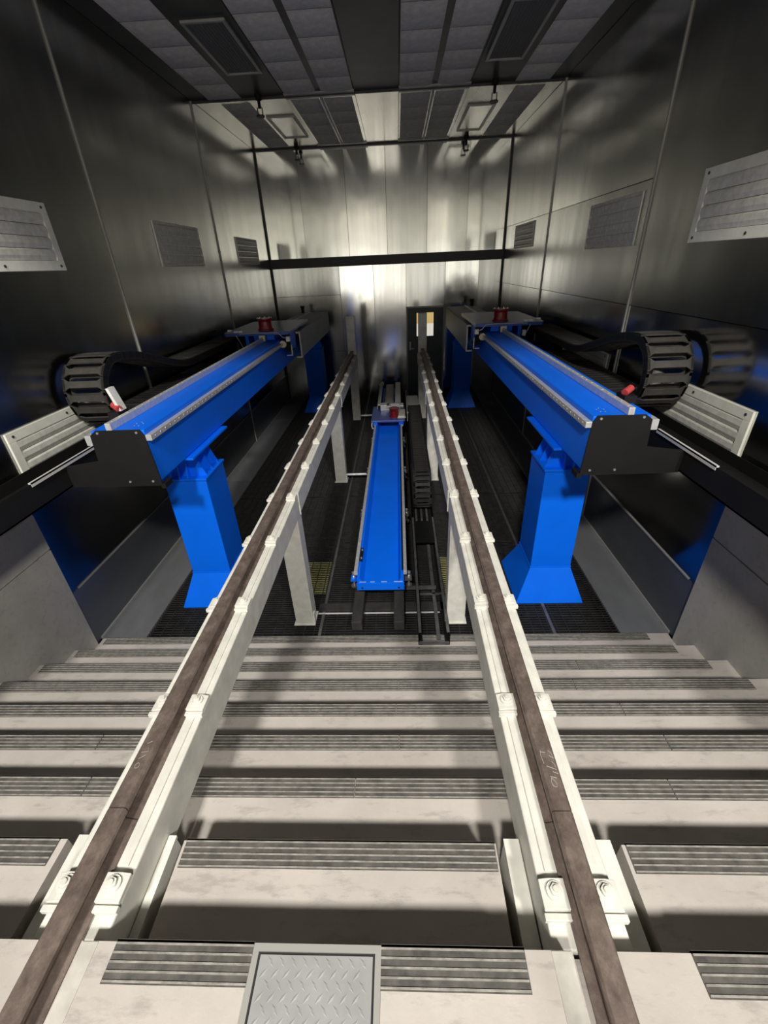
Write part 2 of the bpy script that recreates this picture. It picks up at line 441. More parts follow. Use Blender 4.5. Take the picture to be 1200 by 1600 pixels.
# ---------------------------------------------------------------- checker plate hatch
hp = thing('checker_plate_hatch', 'grey checker plate hatch in an angle frame set in the top landing', 'hatch', (-.26, .2, ZL))
mb = MB()
X0, X1, YA, YB = -.408, -.104, -.35, .415
mb.box(X0, X1, YA, YB, ZL-.004, ZL+.004)
def lug(x, y, a):
    m4 = Matrix.Translation((x, y, ZL+.004)) @ Matrix.Rotation(a, 4, 'Z')
    w, l = .0045, .016
    vs = [(-l, 0, 0), (0, -w, 0), (l, 0, 0), (0, w, 0), (-l*.45, 0, .0013), (l*.45, 0, .0013)]
    mb.add(vs, [(0, 1, 5, 4), (1, 2, 5), (2, 3, 4, 5), (3, 0, 4)], 0, False, m4)
j = 0; y = YA+.02
while y < YB-.012:
    i = 0; x = X0+.016+(.0 if j % 2 else .0155)
    while x < X1-.01:
        lug(x, y, math.radians(48 if j % 2 else -48)); x += .031; i += 1
    y += .0215; j += 1
mb.build('checker_plate', simple('checker_steel', (.36, .36, .35), .6, .2, .5, .12, 10), hp)
mb = MB()
for a, b, c, d in ((X0-.022, X0-.006, YA, YB+.006), (X1+.006, X1+.022, YA, YB+.006), (X0-.022, X1+.022, YB+.006, YB+.022)): mb.box(a, b, c, d, ZL-.03, ZL+.007)
mb.build('angle_frame', M['joint'], hp)
mb = MB().box(X0-.008, X1+.008, YA, YB+.008, ZL-.002, ZL+.0008).build('frame_gap', M['dark_gap'], hp)

# ---------------------------------------------------------------- rail tracks on white box beams
YE = 9.74
def rail_profile(x):
    z = 1.444
    h = [(-.047, 0), (.047, 0), (.047, .007), (.012, .018), (.008, .03), (.008, .050), (.030, .058), (.0325, .064), (.0325, .078), (.026, .085), (-.026, .085), (-.0325, .078), (-.0325, .064), (-.030, .058), (-.008, .050), (-.008, .03), (-.012, .018), (-.047, .007)]
    return [(x+a, z+b) for a, b in h]
def clip_mb(x, y, s):
    """rail clip with bolt; S = side of the rail (+1 towards +x)"""
    mb = MB(); cx = x+s*.072
    mb.prism([(cx-s*.032, 1.452), (cx+s*.042, 1.445), (cx+s*.042, 1.460), (cx+s*.014, 1.468), (cx-s*.032, 1.468)], y-.036, y+.040)
    mb.box(cx-s*.030, cx+s*.046, y-.058, y-.040, 1.440, 1.460)
    return mb
def bolt_mb(x, y, s):
    cx = x+s*.074; y += .006
    mb = MB(); mb.cyl((cx, y, 1.464), (cx, y, 1.473), .026, n=18); mb.cyl((cx, y, 1.473), (cx, y, 1.483), .017, n=6); mb.cyl((cx, y, 1.483), (cx, y, 1.489), .009, n=10)
    return mb
def rail_track(x, name, label, inner):
    t = thing('rail_track', label, 'rail track', (x, 3.3, 0), 'rail tracks over the stairs')
    mb = MB(); mb.box(x-.11, x+.11, .45, YE-.02, 1.245, 1.436)
    bm_ = mb.build('box_beam', M['white'], t, bevel=.006)
    MB().box(x-.083, x+.083, .63, YE-.02, 1.436, 1.444).build('sole_plate', M['white'], t, bevel=.002)
    for a, b in ((-1.5, .760), (.764, 5.4), (5.404, YE)):
        MB().prism(rail_profile(x), a, b).build('rail', M['rust'], t)
    for y in (3.2, 6.46, 9.72):
        mb = MB()
        top = 1.245 if y < 9 else 2.205
        if y < 9:
            mb.box(x-.09, x+.09, y, y+.16, 0.006, top)
            p = mb.build('post', M['white'], t, bevel=.008)
            MB().box(x-.105, x+.105, y-.02, y+.18, 0, .008).build('foot_plate', M['white'], p)
            MB().box(x+inner*.09, x+inner*.105, y+.0, y+.05, .01, .13).build('foot_lug', M['white'], p)
            for s in (-1, 1): MB().box(x+s*.11, x+s*.118, y+.05, y+.062, 1.24, 1.44).build('splice_plate', M['white'], t)
        else:
            mb.box(x-.088, x+.088, y, y+.14, .006, top)
            mb.build('end_stop_post', M['white'], t, bevel=.006)
    p0 = {}
    for s in (-1, 1):
        for i in range(15):
            y = .565+.6535*i
            if y > YE-.05: break
            if s not in p0:
                p0[s] = clip_mb(x, y, s).build('rail_clip', M['white'], t, loc=(x, y, 1.45), bevel=.002)
                bolt_mb(x, y, s).build('bolt', M['white'], p0[s], loc=(x, y, 1.45))
            else: copy_part(p0[s], t, (0, .6535*i, 0))
    return t
tl = rail_track(RX[0], 'l', 'white box beam track with a rusty rail, the one passing the empty wall side of the blue floor channel', 1)
tr = rail_track(RX[1], 'r', 'white steel track with a rusty rail on posts, right of the floor cable chain', -1)
tl['label'] = 'white steel track with a rusty rail on posts, left of the blue floor channel'
# chalk strokes on the rail head
mb = MB()
strokes = [[(.490, .965), (.487, .945), (.490, .915)], [(.487, .960), (.505, .957)], [(.517, .965), (.527, .953), (.529, .938)], [(.516, .946), (.530, .936)],
           [(.519, .924), (.526, .914), (.528, .902)], [(.497, .908), (.528, .895)], [(.513, .888), (.529, .881)], [(.499, .872), (.520, .866)],
           [(.501, .868), (.497, .852), (.501, .838), (.511, .836), (.514, .848), (.506, .862), (.501, .868)]]
for s in strokes: mb.tube([(a-.002, b, 1.5293) for a, b in s], .0012, 5)
mb.build('chalk_mark', M['chalk'], tr)
mb = MB()
strokes = [[(-1.002+.008*math.cos(a), .905+.010*math.sin(a)) for a in [i*PI/5 for i in range(11)]], [(-1.010, .93), (-.990, .945)], [(-1.012, .955), (-.988, .958), (-.992, .972)], [(-1.006, .99), (-.99, 1.0)]]
for q in strokes: mb.tube([(a, b, 1.5293) for a, b in q], .0009, 5)
mb.build('chalk_mark', M['chalk'], tl)

# ---------------------------------------------------------------- blue gantry tracks along both walls
def side(s):
    return lambda d: CX+s*d
def mbx(mb, X, d0, d1, y0, y1, z0, z1, mi=0): return mb.box(X(d0), X(d1), y0, y1, z0, z1, mi)
YB0, YB1 = 2.985, 11.55
ZT, ZB = 2.13, 1.71
def gantry(s, label):
    X = side(s)
    g = thing('gantry_track', label, 'gantry track', (X(1.75), 3.8, 0), 'blue gantry tracks')
    mbx(MB(), X, 1.604, 2.004, YB0, YB1, ZB, ZT).build('box_girder', M['blue'], g, bevel=.008)
    # machined guide rails: inner side, top outer, outer side
    for d0, d1, z0, z1, nb in ((1.560, 1.604, 2.048, 2.092, 1), (1.835, 1.878, 2.13, 2.185, 2), (2.004, 2.062, 2.02, 2.095, 0)):
        mb = mbx(MB(), X, d0, d1, YB0-.005, YB1-.1, z0, z1)
        if nb == 1:
            y = YB0+.06
            while y < 8.2:
                mb.cyl((X(d0)+s*.0, y, (z0+z1)/2), (X(d0)-s*.003, y, (z0+z1)/2), .009, n=8, mi=1); y += .082
        if nb == 2:
            y = YB0+.06
            while y < 8.2:
                mb.cyl((X((d0+d1)/2), y, z1), (X((d0+d1)/2), y, z1+.003), .009, n=8, mi=1); y += .11
        mb.build('guide_rail', [M['steel'], M['bolt']], g, bevel=.003)
    # black end plate and the arm that carries the cable tray
    pts = [(1.600, 1.685), (1.585, 1.70), (1.604, 2.09), (1.63, 2.135), (1.96, 2.135), (2.008, 2.10), (2.02, 1.90), (2.30, 1.86), (2.30, 1.69), (2.0, 1.685)]
    mb = MB(); mb.prism([(X(a), b) for a, b in pts], YB0-.012, YB0-.002)
    ep = mb.build('end_plate', M['black'], g)
    mb = MB()
    for d, z in ((1.655, 2.115), (1.945, 2.118), (1.65, 1.725), (1.83, 1.725)): mb.cyl((X(d), YB0-.012, z), (X(d), YB0-.018, z), .0085, n=12)
    mb.build('bolt', M['bolt'], ep)
    mb = MB(); mbx(mb, X, 1.565, 1.60, YB0-.01, YB0+.10, 1.66, 1.70); mb.build('corner_bracket', M['black'], g)
    mb = MB()
    for k in range(5):
        a = k*2*PI/5+.3
        mb.cyl((X(1.71)+.028*math.cos(a), YB0+.14+.045*math.sin(a), ZT), (X(1.71)+.028*math.cos(a), YB0+.14+.045*math.sin(a), ZT+.002), .006, n=8)
    mb.build('dowel_pin', M['bolt'], g)
    # columns
    for dy in (0, 7.0):
        yf = 3.60+dy
        yb = yf+.45
        d0, d1 = 1.555, 1.955
        mb = mbx(MB(), X, d0, d1, yf, yb, .372, 1.43)
        c = mb.build('support_column', M['blue'], g, bevel=.006)
        mb = MB(); e = .138
        xa, xb = sorted((X(d0), X(d1))); 
        mb.hull4([(xa-e, yf-e, .008), (xb+e, yf-e, .008), (xb+e, yb+e, .008), (xa-e, yb+e, .008)], [(xa, yf, .36), (xb, yf, .36), (xb, yb, .36), (xa, yb, .36)])
        mb.build('flared_base', M['blue'], c)
        mb = MB(); mb.box(xa-.006, xb+.006, yf-.006, yb+.006, .36, .374); mb.build('weld_plate', M['blue'], c, bevel=.003)
        mb = MB(); mb.box(xa-e, xb+e, yf-e, yb+e, 0, .008); mb.build('foot_plate', M['blue'], c)
        mb = MB(); mb.box(xa-.012, xb+.012, yf-.012, yb+.012, 1.43, 1.45); mb.build('cap_plate', M['blue'], c, bevel=.002)
        # narrow neck, its fins and the mounting plate under the girder
        mb = mbx(MB(), X, 1.66, 1.94, yf+.06, yb-.06, 1.45, 1.685)
        mb.build('neck', M['blue'], c)
        for y in (yf+.07, yf+.22, yb-.08):
            MB().prism([(X(1.66), 1.45), (X(1.56), 1.45), (X(1.645), 1.67), (X(1.66), 1.685)], y-.007, y+.007).build('gusset', M['blue'], c)
        for d in (1.72, 1.80, 1.88):
            MB().prism([(yf+.06, 1.45), (yf, 1.45), (yf+.05, 1.67), (yf+.06, 1.685)], X(d)-.007, X(d)+.007, 'x').build('gusset', M['blue'], c)
        mb = mbx(MB(), X, 1.545, 2.01, yf-.14, yb+.28, 1.688, 1.708); mb.build('mounting_plate', M['blue'], c, bevel=.002)
    # grey telescopic cover over the far half, open towards the carriage
    mb = MB()
    YC = 11.3
    mbx(mb, X, 1.40, 2.06, 8.86, YC, 2.168, 2.18); mbx(mb, X, 1.40, 1.412, 7.80, YC, 1.765, 2.18); mbx(mb, X, 1.412, 1.50, 7.80, YC, 1.765, 1.777)
    mbx(mb, X, 1.412, 2.06, YC, YC+.012, 1.765, 2.18); mbx(mb, X, 1.412, 1.50, 7.80, 8.86, 2.168, 2.18)
    cv = mb.build('far_cover', M['cover'], g, bevel=.003)
    mb = mbx(MB(), X, 1.396, 1.50, 7.79, 7.80, 1.76, 1.785); mbx(mb, X, 1.396, 1.418, 7.79, 7.80, 1.785, 2.18); mbx(mb, X, 1.418, 1.47, 7.79, 7.80, 2.15, 2.18); mb.build('cover_edge', M['slat_zinc'], cv)
    mb = MB(); mb.cyl((X(1.98), 11.2, 2.18), (X(1.98), 11.2, 2.29), .035, n=14); mb.cyl((X(1.98), 11.2, 2.29), (X(1.98), 11.2, 2.33), .05, n=14); mb.build('bumper_post', M['black'], g)
    # upright tab with a red plug at the near end
    mb = MB()
    if s < 0: mb.hull4([(X(1.94)-.012, 3.30, 2.185), (X(1.94)+.012, 3.30, 2.185), (X(1.94)+.012, 3.38, 2.185), (X(1.94)-.012, 3.38, 2.185)], [(X(1.985)-.012, 3.30, 2.36), (X(1.985)+.012, 3.30, 2.36), (X(1.985)+.012, 3.38, 2.36), (X(1.985)-.012, 3.38, 2.36)])
    mbx(mb, X, 1.93, 2.02, 3.26, 3.40, 2.13, 2.185, 1)
    mb.build('switch_bracket', [M['slat_zinc'], M['black']], g)
    mb = MB().cyl((X(1.94), 3.30, 2.20), (X(2.0), 3.34, 2.225), .027, n=16); mb.build('plug', M['red_plug'], g, bevel=.006)
    return g
gl = gantry(-1, 'blue gantry track on flared columns by the wall without a door, grey tab at its near end')
gr = gantry(1, 'blue gantry track on flared columns by the right wall, nearer the lit door')
gl['label'] = 'blue gantry track with a grey upright tab at its near end, by the left wall'

# cable trays outside the gantries
def tray(s, label):
    X = side(s)
    t = thing('cable_tray', label, 'cable tray', (X(2.48), 5, 1.70), 'black cable trays')
    d0, d1 = 2.295, 2.70
    mb = MB(); mbx(mb, X, d0, d1, .6, 11.5, 1.70, 1.712); mbx(mb, X, d0, d0+.006, .6, 11.5, 1.70, 1.885); mbx(mb, X, d1-.006, d1, .6, 11.5, 1.70, 1.80)
    y = .8
    while y < 11.4:
        mbx(mb, X, d0+.03, d1-.03, y, y+.05, 1.712, 1.716); y += .13
    mb.build('trough', M['black'], t)
    mb = MB(); mbx(mb, X, d0-.012, d0+.010, 2.62, 3.35, 1.885, 1.895); mbx(mb, X, d0-.012, d0-.008, 2.62, 3.35, 1.865, 1.895); mb.build('lip_strip', M['alu'], t)
    mb = MB()
    for y in (5.2, 8.0, 11.0): mbx(mb, X, 2.004 if y > 3 else 2.25, d1, y-.03, y+.03, 1.66, 1.70)
    mb.build('tray_arm', M['black'], t)
    mb = MB()
    for k in range(6):
        y = 1.5+.28*k; mb.cyl((X(2.52), y, 1.716), (X(2.52), y, 1.721), .012, n=10)
    mb.build('screw', M['bolt'], t)
    return t
tray(-1, 'black cable tray along the left wall beside the blue gantry track')
tray(1, 'black cable tray along the right wall beside the blue gantry track')

# energy chains
def link_mb(w, p, h):
    mb = MB(); hw = w/2
    for s in (-1, 1):
        pr = [(-p*.58, -h*.35), (-p*.45, -h*.5), (p*.45, -h*.5), (p*.58, -h*.35), (p*.58, h*.35), (p*.45, h*.5), (-p*.45, h*.5), (-p*.58, h*.35)]
        mb.prism(pr, s*hw, s*(hw-.022), 'x')
    for z0, z1 in ((-h*.5, -h*.5+.012), (h*.5-.012, h*.5)):
        pts = [(-hw, -p*.47), (hw, -p*.47), (hw, p*.47), (-hw, p*.47)]
        e = .035
        # cross bar waisted towards the middle, leaving a rounded slot to its neighbour
        pts = [(-hw, -p*.5), (-hw+.02, -p*.5), (-hw+e, -p*.38), (-hw+e+.02, -p*.27), (hw-e-.02, -p*.27), (hw-e, -p*.38), (hw-.02, -p*.5), (hw, -p*.5),
               (hw, p*.5), (hw-.02, p*.5), (hw-e, p*.38), (hw-e-.02, p*.27), (-hw+e+.02, p*.27), (-hw+e, p*.38), (-hw+.02, p*.5), (-hw, p*.5)]
        mb.prism(pts, z0, z1, 'z', 1)
    return mb
def chain(name, label, xc, w, p, h, yl, zlow, ztop, yu, ylow, group=None, zrest=None, yrest=0):
    """upper run from yu (far) over its rest height to the loop centred yl, then the lower run back to ylow"""
    t = thing(name, label, 'cable chain', (xc, yl+.5, zlow-h/2), group)
    R = (ztop-zlow)/2; zc = (ztop+zlow)/2; zrest = ztop if zrest is None else zrest; yrest = yrest or yl+.1
    pts = []
    for i in range(200):
        y = yu-(yu-yl)*i/200; u = max(0, min(1, (yrest-y)/(yrest-yl))); u = u*u*(3-2*u)
        pts.append((y, zrest+(ztop-zrest)*u))
    for i in range(121): f = PI*i/120; pts.append((yl-R*math.sin(f), zc+R*math.cos(f)))
    for i in range(1, 101): pts.append((yl+(ylow-yl)*i/100, zlow))
    cum = [0]
    for q, r in zip(pts[:-1], pts[1:]): cum.append(cum[-1]+math.hypot(r[0]-q[0], r[1]-q[1]))
    tot = cum[-1]; n = min(98, int(tot/p)); src = None; j = 0
    for i in range(n):
        q = (i+.5)*tot/n
        while cum[j+1] < q: j += 1
        f = (q-cum[j])/(cum[j+1]-cum[j])
        y = pts[j][0]+(pts[j+1][0]-pts[j][0])*f; z = pts[j][1]+(pts[j+1][1]-pts[j][1])*f
        a = math.atan2(pts[j+1][1]-pts[j][1], pts[j+1][0]-pts[j][0])
        if src is None:
            mb = link_mb(w, tot/n, h)
            src = mb.build('chain_link', [M['plastic'], M['dusty']], None); src.parent = t; o = src
        else:
            o = src.copy(); C.objects.link(o); o.parent = t
        o.location = Vector((xc, y, z))-WP[t.name]; o.rotation_euler = (a, 0, 0)
    return t
XLc, XRc = side(-1)(2.495), side(1)(2.495)
GC = 'cable chains beside the gantry tracks'
chain('cable_chain', 'large black cable chain looping beside the gantry track with the grey tab', XLc, .37, .103, .075, 4.06, 1.905, 2.465, 7.5, 6.6, GC, 2.15, 5.6)
chain('cable_chain', 'large black cable chain looping by the right wall vents, near the lit door', XRc, .37, .103, .075, 4.06, 1.905, 2.465, 7.5, 6.6, GC, 2.15, 5.6)
chain('cable_chain', 'small black cable chain on the floor beside the blue channel', .27, .235, .07, .06, 5.27, .22, .70, 8.3, 6.6, None)

# gantry carriages
def carriage(s, label):
    X = side(s)
    t = thing('gantry_carriage', label, 'carriage', (X(1.8), 7.9, 2.2), 'blue carriages on the gantry tracks')
    mb = MB(); pts = [(1.43, 7.12), (2.42, 7.12), (2.47, 7.22), (2.44, 8.72), (2.2, 8.8), (1.43, 8.8)]
    mb.prism([(X(a), b) for a, b in pts], 2.222, 2.268, 'z'); mb.build('deck_plate', M['blue_deep'], t, bevel=.004)
    mb = MB(); mbx(mb, X, 1.68, 1.80, 7.2, 8.6, 2.145, 2.235); mbx(mb, X, 1.90, 2.0, 7.2, 8.6, 2.145, 2.235); mbx(mb, X, 1.44, 1.51, 7.25, 7.6, 1.98, 2.235); mbx(mb, X, 2.09, 2.14, 7.2, 7.7, 1.95, 2.235)
    mb.build('under_frame', M['blue'], t)
    mb = mbx(MB(), X, 1.815, 1.905, 7.14, 7.20, 2.135, 2.235); mb.cyl((X(1.86), 7.14, 2.19), (X(1.86), 7.135, 2.175), .014, n=12, mi=1)
    mb.build('wiper_block', [M['cream'], M['black']], t, bevel=.004)
    mb = MB().cyl((X(1.555), 7.18, 2.075), (X(1.555), 7.23, 2.075), .052, n=24); mb.cyl((X(1.555), 7.18, 2.075), (X(1.555), 7.177, 2.075), .018, n=14, mi=1)
    mb.build('guide_roller', [M['cream'], M['steel']], t)
    mb = mbx(MB(), X, 1.43, 1.485, 7.13, 7.2, 2.12, 2.19); mb.build('sensor_box', M['white_plastic'], t, bevel=.003)
    if s > 0: mbx(MB(), X, 2.14, 2.19, 7.1, 7.16, 2.08, 2.16).build('sensor_box', M['white_plastic'], t, bevel=.003)
    mb = mbx(MB(), X, 1.425, 1.437, 7.2, 7.23, 1.90, 2.06); mbx(mb, X, 1.425, 1.52, 7.2, 7.23, 1.90, 1.912); mb.build('cover_bracket', M['slat_zinc'], t)
    mb = mbx(MB(), X, 1.45, 1.53, 7.22, 7.55, 1.95, 2.22); mb.build('drive_housing', M['black'], t, bevel=.004)
    mb = MB(); mb.lathe((X(1.86), 7.45, 2.268), [(.125, 0), (.125, .014), (.108, .022), (.102, .06), (.102, .12), (.110, .15), (.125, .158), (.125, .172)]); mb.build('red_pedestal', M['red'], t)
    mb = MB()
    for k in range(8):
        a = k*PI/4+.2; mb.cyl((X(1.86)+.105*math.cos(a), 7.45+.105*math.sin(a), 2.44), (X(1.86)+.105*math.cos(a), 7.45+.105*math.sin(a), 2.452), .009, n=6)
    mb.build('pedestal_bolt', M['bolt'], t)
    mb = mbx(MB(), X, 2.16, 2.29, 7.16, 7.2, 2.268, 2.295); mb.build('cable_gland', M['white_plastic'], t, bevel=.005)
    pts = [(2.22, 7.15, 2.29), (2.19, 7.11, 2.255), (2.12, 7.105, 2.26), (1.9, 7.10, 2.262), (1.68, 7.10, 2.262), (1.58, 7.10, 2.255), (1.55, 7.105, 2.22), (1.53, 7.11, 2.19), (1.47, 7.12, 2.17)]
    mb = MB().tube([(X(a), b, c) for a, b, c in pts], .007, 6); mb.tube([(X(2.25), 7.15, 2.28), (X(2.24), 7.11, 2.22), (X(2.20), 7.12, 2.13), (X(2.18), 7.14, 2.06)], .006, 6)
    mb.build('cable', M['cable'], t)
    mb = mbx(MB(), X, 2.34, 2.68, 7.42, 7.75, 2.24, 2.262); mb.build('chain_arm', M['black'], t)
    mb = MB(); mb.box(X(2.45)-.03, X(2.45)+.03, 7.42, 7.47, 2.262, 2.285); mb.build('cable_clip', M['bolt'], t)
    return t
carriage(-1, 'blue carriage with red pedestal on the gantry track by the left wall')
carriage(1, 'blue carriage with red pedestal on the gantry track by the right wall')

# ---------------------------------------------------------------- blue floor channel in the middle
fc = thing('floor_channel', 'low blue channel track with silver rails on the pit floor between the white tracks', 'channel track', (-.235, 5, 0))
YA, YB = 3.45, 11.4
prof = [(-.47, .25), (.0, .25), (.0, .375), (-.03, .375), (-.055, .305), (-.405, .305), (-.445, .375), (-.47, .375)]
mb = MB(); mb.prism(prof, YA, YB); mb.build('channel_body', M['blue'], fc)
mb = MB(); mb.box(-.475, .005, YA-.022, YA-.004, .235, .325); 
for x in (-.42, -.05): mb.cyl((x, YA-.022, .265), (x, YA-.026, .265), .010, n=10, mi=1)
for i, (a, b) in enumerate(((-.45, -.38), (-.34, -.29), (-.23, -.17), (-.10, -.01))): mb.box(a, b, YA-.008, YA, .325, .330, 2)
mb.build('end_plate', [M['blue'], M['black'], M['cable']], fc, bevel=.003)
for a, b, i in ((-.505, -.468, 0), (.0, .034, 1)):
    MB().box(a, b, YA+.06, 8.9, .365, .41).build('guide_rail', M['steel'], fc, bevel=.003)
mb = MB(); mb.prism([(-.052, .308), (-.008, .40), (-.001, .40), (-.001, .385)], YA+.12, 8.6)
rk = mb.build('gear_rack', M['black'], fc)
mb = MB(); y = YA+.25
while y < 8: mb.cyl((-.028, y, .362), (-.034, y, .366), .008, n=8); y += .62
mb.build('rack_bolt', M['bolt'], rk)
mb = MB().box(-.462, -.435, YA+.28, YA+.5, .37, .40); mb.cyl((-.445, YA+.3, .40), (-.445, YA+.3, .415), .01, n=8, mi=1); mb.cyl((-.445, YA+.45, .40), (-.445, YA+.45, .415), .01, n=8, mi=1)
mb.build('limit_switch', [M['black'], M['bolt']], fc)
for y in (3.62, 4.95, 6.3, 7.65):
    for s, x in ((-1, -.47), (1, .0)):
        mb = MB(); mb.box(x, x+s*.085, y-.05, y+.05, .235, .25, 0 if y < 4 and s < 0 else 1)
        mb.cyl((x+s*.055, y, .14), (x+s*.055, y, .32), .011, n=10, mi=2); mb.cyl((x+s*.055, y, .25), (x+s*.055, y, .27), .021, n=6, mi=2); mb.cyl((x+s*.055, y, .30), (x+s*.055, y, .318), .02, n=6, mi=2)
        mb.cyl((x+s*.055, y, .135), (x+s*.055, y, .15), .035, n=14, mi=1)
        mb.build('levelling_foot', [M['blue'], M['angle'], M['bolt']], fc)
MB().box(-.345, -.135, 9.4, 11.3, .41, .425).box(-.345, -.335, 9.4, 11.3, .305, .425).box(-.145, -.135, 9.4, 11.3, .305, .425).build('far_cover', M['slat_zinc'], fc)
# bearers and cross bars it stands on
for a, b, lab in ((-.515, -.41, 'dark floor bearer under the blue channel, on the side away from the cable chain'), (-.105, .0, 'dark floor bearer under the blue channel, on the side next to the cable chain')):
    o = MB().box(a, b, 3.08, 11.3, .022, .135).build('floor_bearer', M['timber'], None, loc=((a+b)/2, 3.3, .0), bevel=.01); tag(o, lab, 'bearer', 'bearers under the blue channel')
o = MB().box(-.89, .46, 3.37, 3.48, .002, .02).build('cross_plate', M['timber'], None, loc=(-.2, 3.42, 0), bevel=.003)
MB().box(-.885, .36, 3.335, 3.35, .0025, .010).build('bright_edge', M['alu'], o, loc=(-.2, 3.42, 0))
tag(o, 'dark cross plate with a bright edge lying on the grating near the stair foot', 'plate')
for y in (6.50, 9.70):
    o = MB().cyl((-.905, y, .12), (-.52, y, .12), .022, n=14).build('tie_tube', M['steel'], None, loc=(-.7, y, .12))
    tag(o, 'grey tie tube from the %s white post to the blue floor channel' % ('second nearest' if y < 8 else 'farthest'), 'tube', 'tie tubes to the blue channel')
o = MB().box(.02, .34, 3.60, 3.63, .09, .12).build('tie_tube', M['angle'], None, loc=(.18, 3.6, .1)); tag(o, 'dark tie bar joining the blue channel to the floor cable tray near the stairs', 'tube', 'tie tubes to the blue channel')

# floor cable tray
ft = thing('floor_cable_tray', 'black floor tray of worn angle bars reaching from the stair foot beside the blue channel', 'cable tray', (.27, 4, 0))
for x0, x1 in ((.125, .165), (.375, .415)):
    s = 1 if x0 < .2 else -1
    mb = MB(); mb.box(x0, x1, 2.90, 9.5, .012, .02); xx = x0 if s > 0 else x1-.006; mb.box(xx, xx+.006, 2.90, 9.5, .02, .15)
    mb.build('side_angle', M['black'], ft)
    mb = MB(); xx = x0+.002 if s > 0 else x1-.03; mb.box(xx, xx+.026, 2.92, 5.0, .15, .156); mb.build('worn_edge', M['angle'], ft)
mb = MB(); mb.box(.30, .335, 2.95, 4.6, .022, .03); mb.build('worn_bar', M['angle'], ft)
mb = MB(); mb.box(.13, .41, 2.90, 2.915, .012, .045); mb.box(.13, .41, 3.6, 3.62, .012, .03); mb.build('end_bar', M['angle'], ft)
mb = MB(); mb.box(.15, .39, 4.4, 9.5, .15, .16); mb.build('tray_bed', M['black'], ft)
mb = MB()
for x in (.185, .255, .325): mb.box(x-.012, x+.012, 4.9, 5.25, .16, .19)
mb.build('fixing_comb', M['angle'], ft)

# floor carriage
fcg = thing('floor_carriage', 'small blue carriage with white brackets and red pedestal on the floor channel', 'carriage', (-.23, 8.6, .43))
MB().box(-.565, .09, 8.12, 9.1, .455, .49).build('deck_plate', M['blue_deep'], fcg, bevel=.004)
mb = MB()
for x in (-.486, .017):
    for y in (8.2, 8.9): mb.box(x-.045, x+.045, y-.08, y+.08, .40, .455)
mb.build('bearing_block', M['blue'], fcg)
mb = MB().box(-.40, -.22, 8.78, 8.98, .49, .60); mb.build('left_box', M['alu'], fcg, bevel=.004).name = 'bracket_box'
mb = MB(); mb.box(-.47, -.40, 8.9, 10.6, .56, .60); mb.box(-.47, -.46, 8.9, 10.6, .44, .60); mb.cyl((-.41, 10.45, .62), (-.41, 10.6, .62), .04, n=12); mb.build('long_bracket', M['slat_zinc'], fcg)
mb = MB(); mb.box(-.10, .02, 8.95, 10.75, .575, .60); mb.box(.01, .02, 8.95, 10.75, .44, .60); mb.box(-.22, .02, 8.88, 8.97, .575, .60); mb.box(-.27, -.19, 8.70, 8.92, .575, .60); mb.box(-.01, .07, 8.74, 8.92, .575, .60); mb.box(-.27, .07, 8.9, 8.93, .49, .60)
mb.build('white_bracket', M['white_plastic'], fcg, bevel=.003)
mb = MB(); mb.lathe((-.115, 8.38, .49), [(.10, 0), (.10, .012), (.085, .03), (.08, .12), (.10, .16), (.10, .172)]); mb.build('red_pedestal', M['red'], fcg)
mb = MB(); mb.box(-.04, .10, 8.30, 8.75, .49, .52); mb.box(-.05, .11, 8.26, 8.30, .49, .505); mb.build('terminal_plate', M['slat_zinc'], fcg)
mb = MB(); mb.tube([(.02, 8.18, .46), (.05, 8.14, .42), (.045, 8.12, .38), (.02, 8.14, .36)], .012, 6); mb.tube([(-.545, 8.13, .46), (-.555, 8.1, .40), (-.54, 8.1, .34), (-.50, 8.12, .36)], .01, 6); mb.build('grease_hose', M['slat_zinc'], fcg)
mb = MB(); mb.box(.135, .145, 8.2, 9.9, .44, .62); mb.box(.145, .40, 8.2, 8.26, .60, .62); mb.box(.15, .38, 8.6, 9.4, .60, .62); mb.build('chain_arm', M['slat_zinc'], fcg)

# filter mats seen through the grating
for x0, x1, y0, y1, lab in ((-1.16, -.87, 3.72, 4.26, 'yellow filter mat under the grating behind the nearest left white post'), (.42, .56, 3.55, 4.33, 'yellow filter mat under the grating between floor cable tray and white post')):
    o = MB().box(x0, x1, y0, y1, -.05, -.02).build('filter_mat', M['filter_yellow'], None, loc=((x0+x1)/2, (y0+y1)/2, -.09)); tag(o, lab, 'filter', 'filter mats under the grating')

# ---------------------------------------------------------------- wall vents
def vent(s, y0, y1, z0, z1, label, framed=True):
    xw = WL if s < 0 else WR; k = -s       # k: into the room
    t = thing('wall_vent', label, 'vent', (xw, (y0+y1)/2, z0), 'louvred vents on the side walls')
    fw = .075 if framed else .03; d = .018
    mb = MB()
    for a, b, c, e in ((y0, y1, z0, z0+fw), (y0, y1, z1-fw, z1), (y0, y0+fw, z0+fw, z1-fw), (y1-fw, y1, z0+fw, z1-fw)): mb.box(xw, xw+k*d, a, b, c, e)
    mb.build('vent_frame', M['frame_paint'] if framed else M['slat_zinc'], t, bevel=.003)
    mb = MB(); n = 4; h = (z1-z0-2*fw)/n
    for i in range(n):
        zb = z0+fw+i*h
        mb.prism([(xw+k*.004, zb+h), (xw+k*.016, zb+h*.86), (xw+k*.018, zb+h*.42), (xw+k*.006, zb+.004), (xw+k*.002, zb+.004)], y0+fw, y1-fw)
    mb.build('louvre_slats', M['slat_zinc'], t)
    if framed:
        for a in (y0+.06, (y0+y1)/2, y1-.06):
            for b in (z0+.035, z1-.035): MB().cyl((xw+k*d, a, b), (xw+k*(d+.005), a, b), .011, n=8).build('screw', M['band'], t)
    return t
